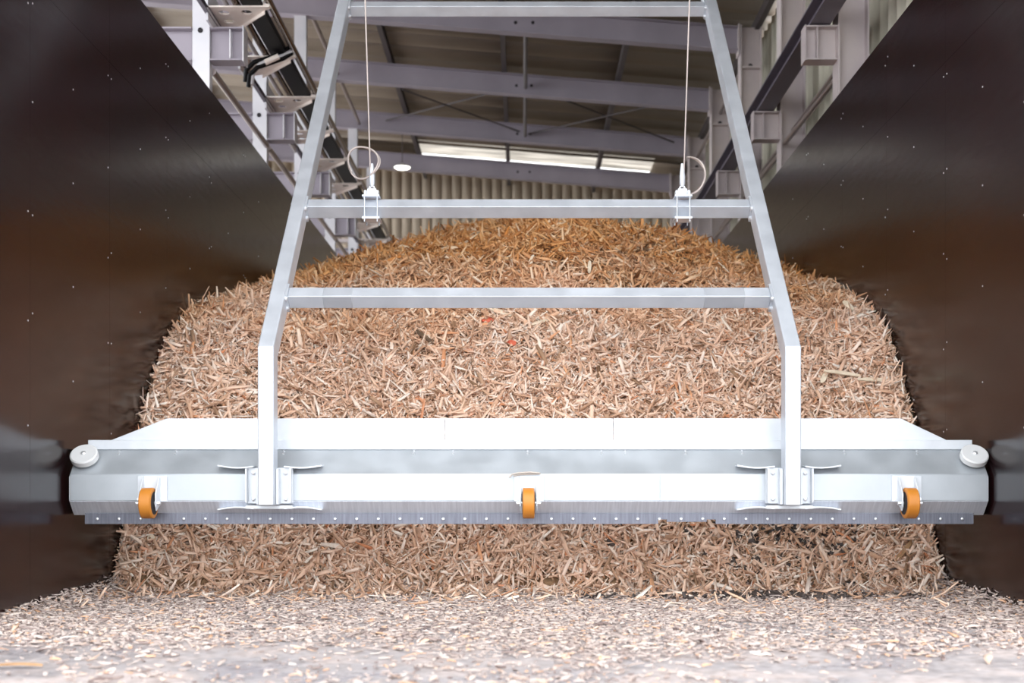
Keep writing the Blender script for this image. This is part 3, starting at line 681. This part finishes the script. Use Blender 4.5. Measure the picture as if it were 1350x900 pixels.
tag(o, 'wet dark bark crumbs at the foot of the wood chip heap', 'bark', kind='stuff')

# a few splinters large enough to pick out
def splinter(px, py, dep, Lpx, ang, wpx, mat, lab, out=.05):
    """a plank splinter lying on the heap; px,py,dep give its place"""
    if dep > 7.8:                      # walk down the line of sight to the heap surface
        for dep in np.arange(7.6, 17, .02):
            if float(heap(np.array([(px-689)*dep/F]), np.array([dep]))[0])+.03 >= EYE+(653-py)*dep/F: break
        dep = max(float(dep), 7.805)
    x = (px-689)*dep/F; L_ = Lpx*dep/F; W_ = wpx*dep/F
    z = float(heap(np.array([x]), np.array([dep]))[0])+out*.3 if dep > 7.8 else .012
    u = Vector((math.cos(ang),0,math.sin(ang))) if dep > 7.8 else Vector((math.cos(ang),math.sin(ang),0))
    slope = Vector((0,.6,.8)) if dep > 7.8 else Vector((0,1,0))
    nv = Vector((0,-.8,.6)) if dep > 7.8 else Vector((0,0,1))
    t = (Vector((1,0,0))*math.cos(ang)+slope*math.sin(ang)).normalized(); b_ = nv.cross(t).normalized()
    c = Vector((x,dep,z))+nv*out*.4 if dep > 7.8 else Vector((x,dep,.012))
    mb = MB(); vs = []
    for s, wf in ((-.5,.35),(-.3,.9),(.05,1),(.35,.8),(.5,.2)):
        cc = c+t*(s*L_)+nv*(.03*L_*(1-4*s*s))
        for a, d_ in ((-1,-1),(1,-1),(1,1),(-1,1)): vs.append(cc+b_*(a*W_/2*wf)+nv*(d_*.004))
    fs = [(3,2,1,0),(16,17,18,19)]+[(k*4+j,k*4+(j+1)%4,k*4+4+(j+1)%4,k*4+4+j) for k in range(4) for j in range(4)]
    o = mb.add(vs, fs).build('wood_splinter', mat, origin=c); tag(o, lab, 'wood splinter', 'large loose splinters'); return o
M['w_pale'] = noise_mat('pale_wood', (0.74,0.60,0.44), (0.84,0.72,0.56), scale=(1,1,1), nscale=20, rough=(.6,.7))
M['w_dark'] = noise_mat('dark_wood', (0.10,0.06,0.035), (0.20,0.12,0.07), nscale=20, rough=(.6,.7))
M['w_brown'] = noise_mat('brown_wood', (0.34,0.19,0.09), (0.46,0.27,0.14), nscale=20, rough=(.6,.7))
M['w_red'] = noise_mat('red_painted_wood', (0.62,0.10,0.05), (0.70,0.18,0.10), nscale=20, rough=(.5,.6))
splinter(662,413,9.75,44,-.45,6,'w_pale','long pale splinter below the lower crossbar at the middle')
splinter(712,426,9.6,28,.35,5,'w_pale','pale splinter just right of centre below the lower crossbar')
splinter(643,422,9.65,16,.0,8,'w_red','small red painted chip below the lower crossbar')
splinter(674,453,9.2,14,-.2,9,'w_red','red painted chip in the middle of the heap face')
splinter(558,446,9.3,40,-.75,6,'w_dark','dark splinter on the heap face left of centre')
splinter(1110,500,8.8,50,-.2,6,'w_pale','long pale splinter on the heap right of the right arm',.09)
splinter(1151,505,8.75,44,-.05,6,'w_pale','pale lath splinter near the heap edge by the right wall',.09)
splinter(1085,505,8.75,20,1.1,7,'w_pale','stubby pale chip just right of the right arm',.09)
splinter(1117,408,9.3,20,-1.0,8,'w_pale','bright stubby chip high on the heap at right',.09)
splinter(1192,730,8.03,46,.85,6,'w_brown','brown stick leaning on the heap under the right end of the blade',.08)
splinter(700,345,11.5,26,1.3,5,'w_pale','upright pale splinter just under the heap crest')
splinter(777,352,11.3,24,1.5,5,'w_pale','bright upright splinter on the heap crest, right of centre')
splinter(25,881,4.43,62,.02,9,'w_brown','brown splinter flat on the floor in the lower left corner')
splinter(200,712,8.15,10,.3,8,'w_pale','small pale chip under the left end of the blade')
splinter(640,770,7.62,34,.3,8,'w_dark','dark splinter flat on the floor at the heap foot')
splinter(920,775,7.60,40,.1,7,'w_pale','pale flat splinter at the heap foot right of centre')
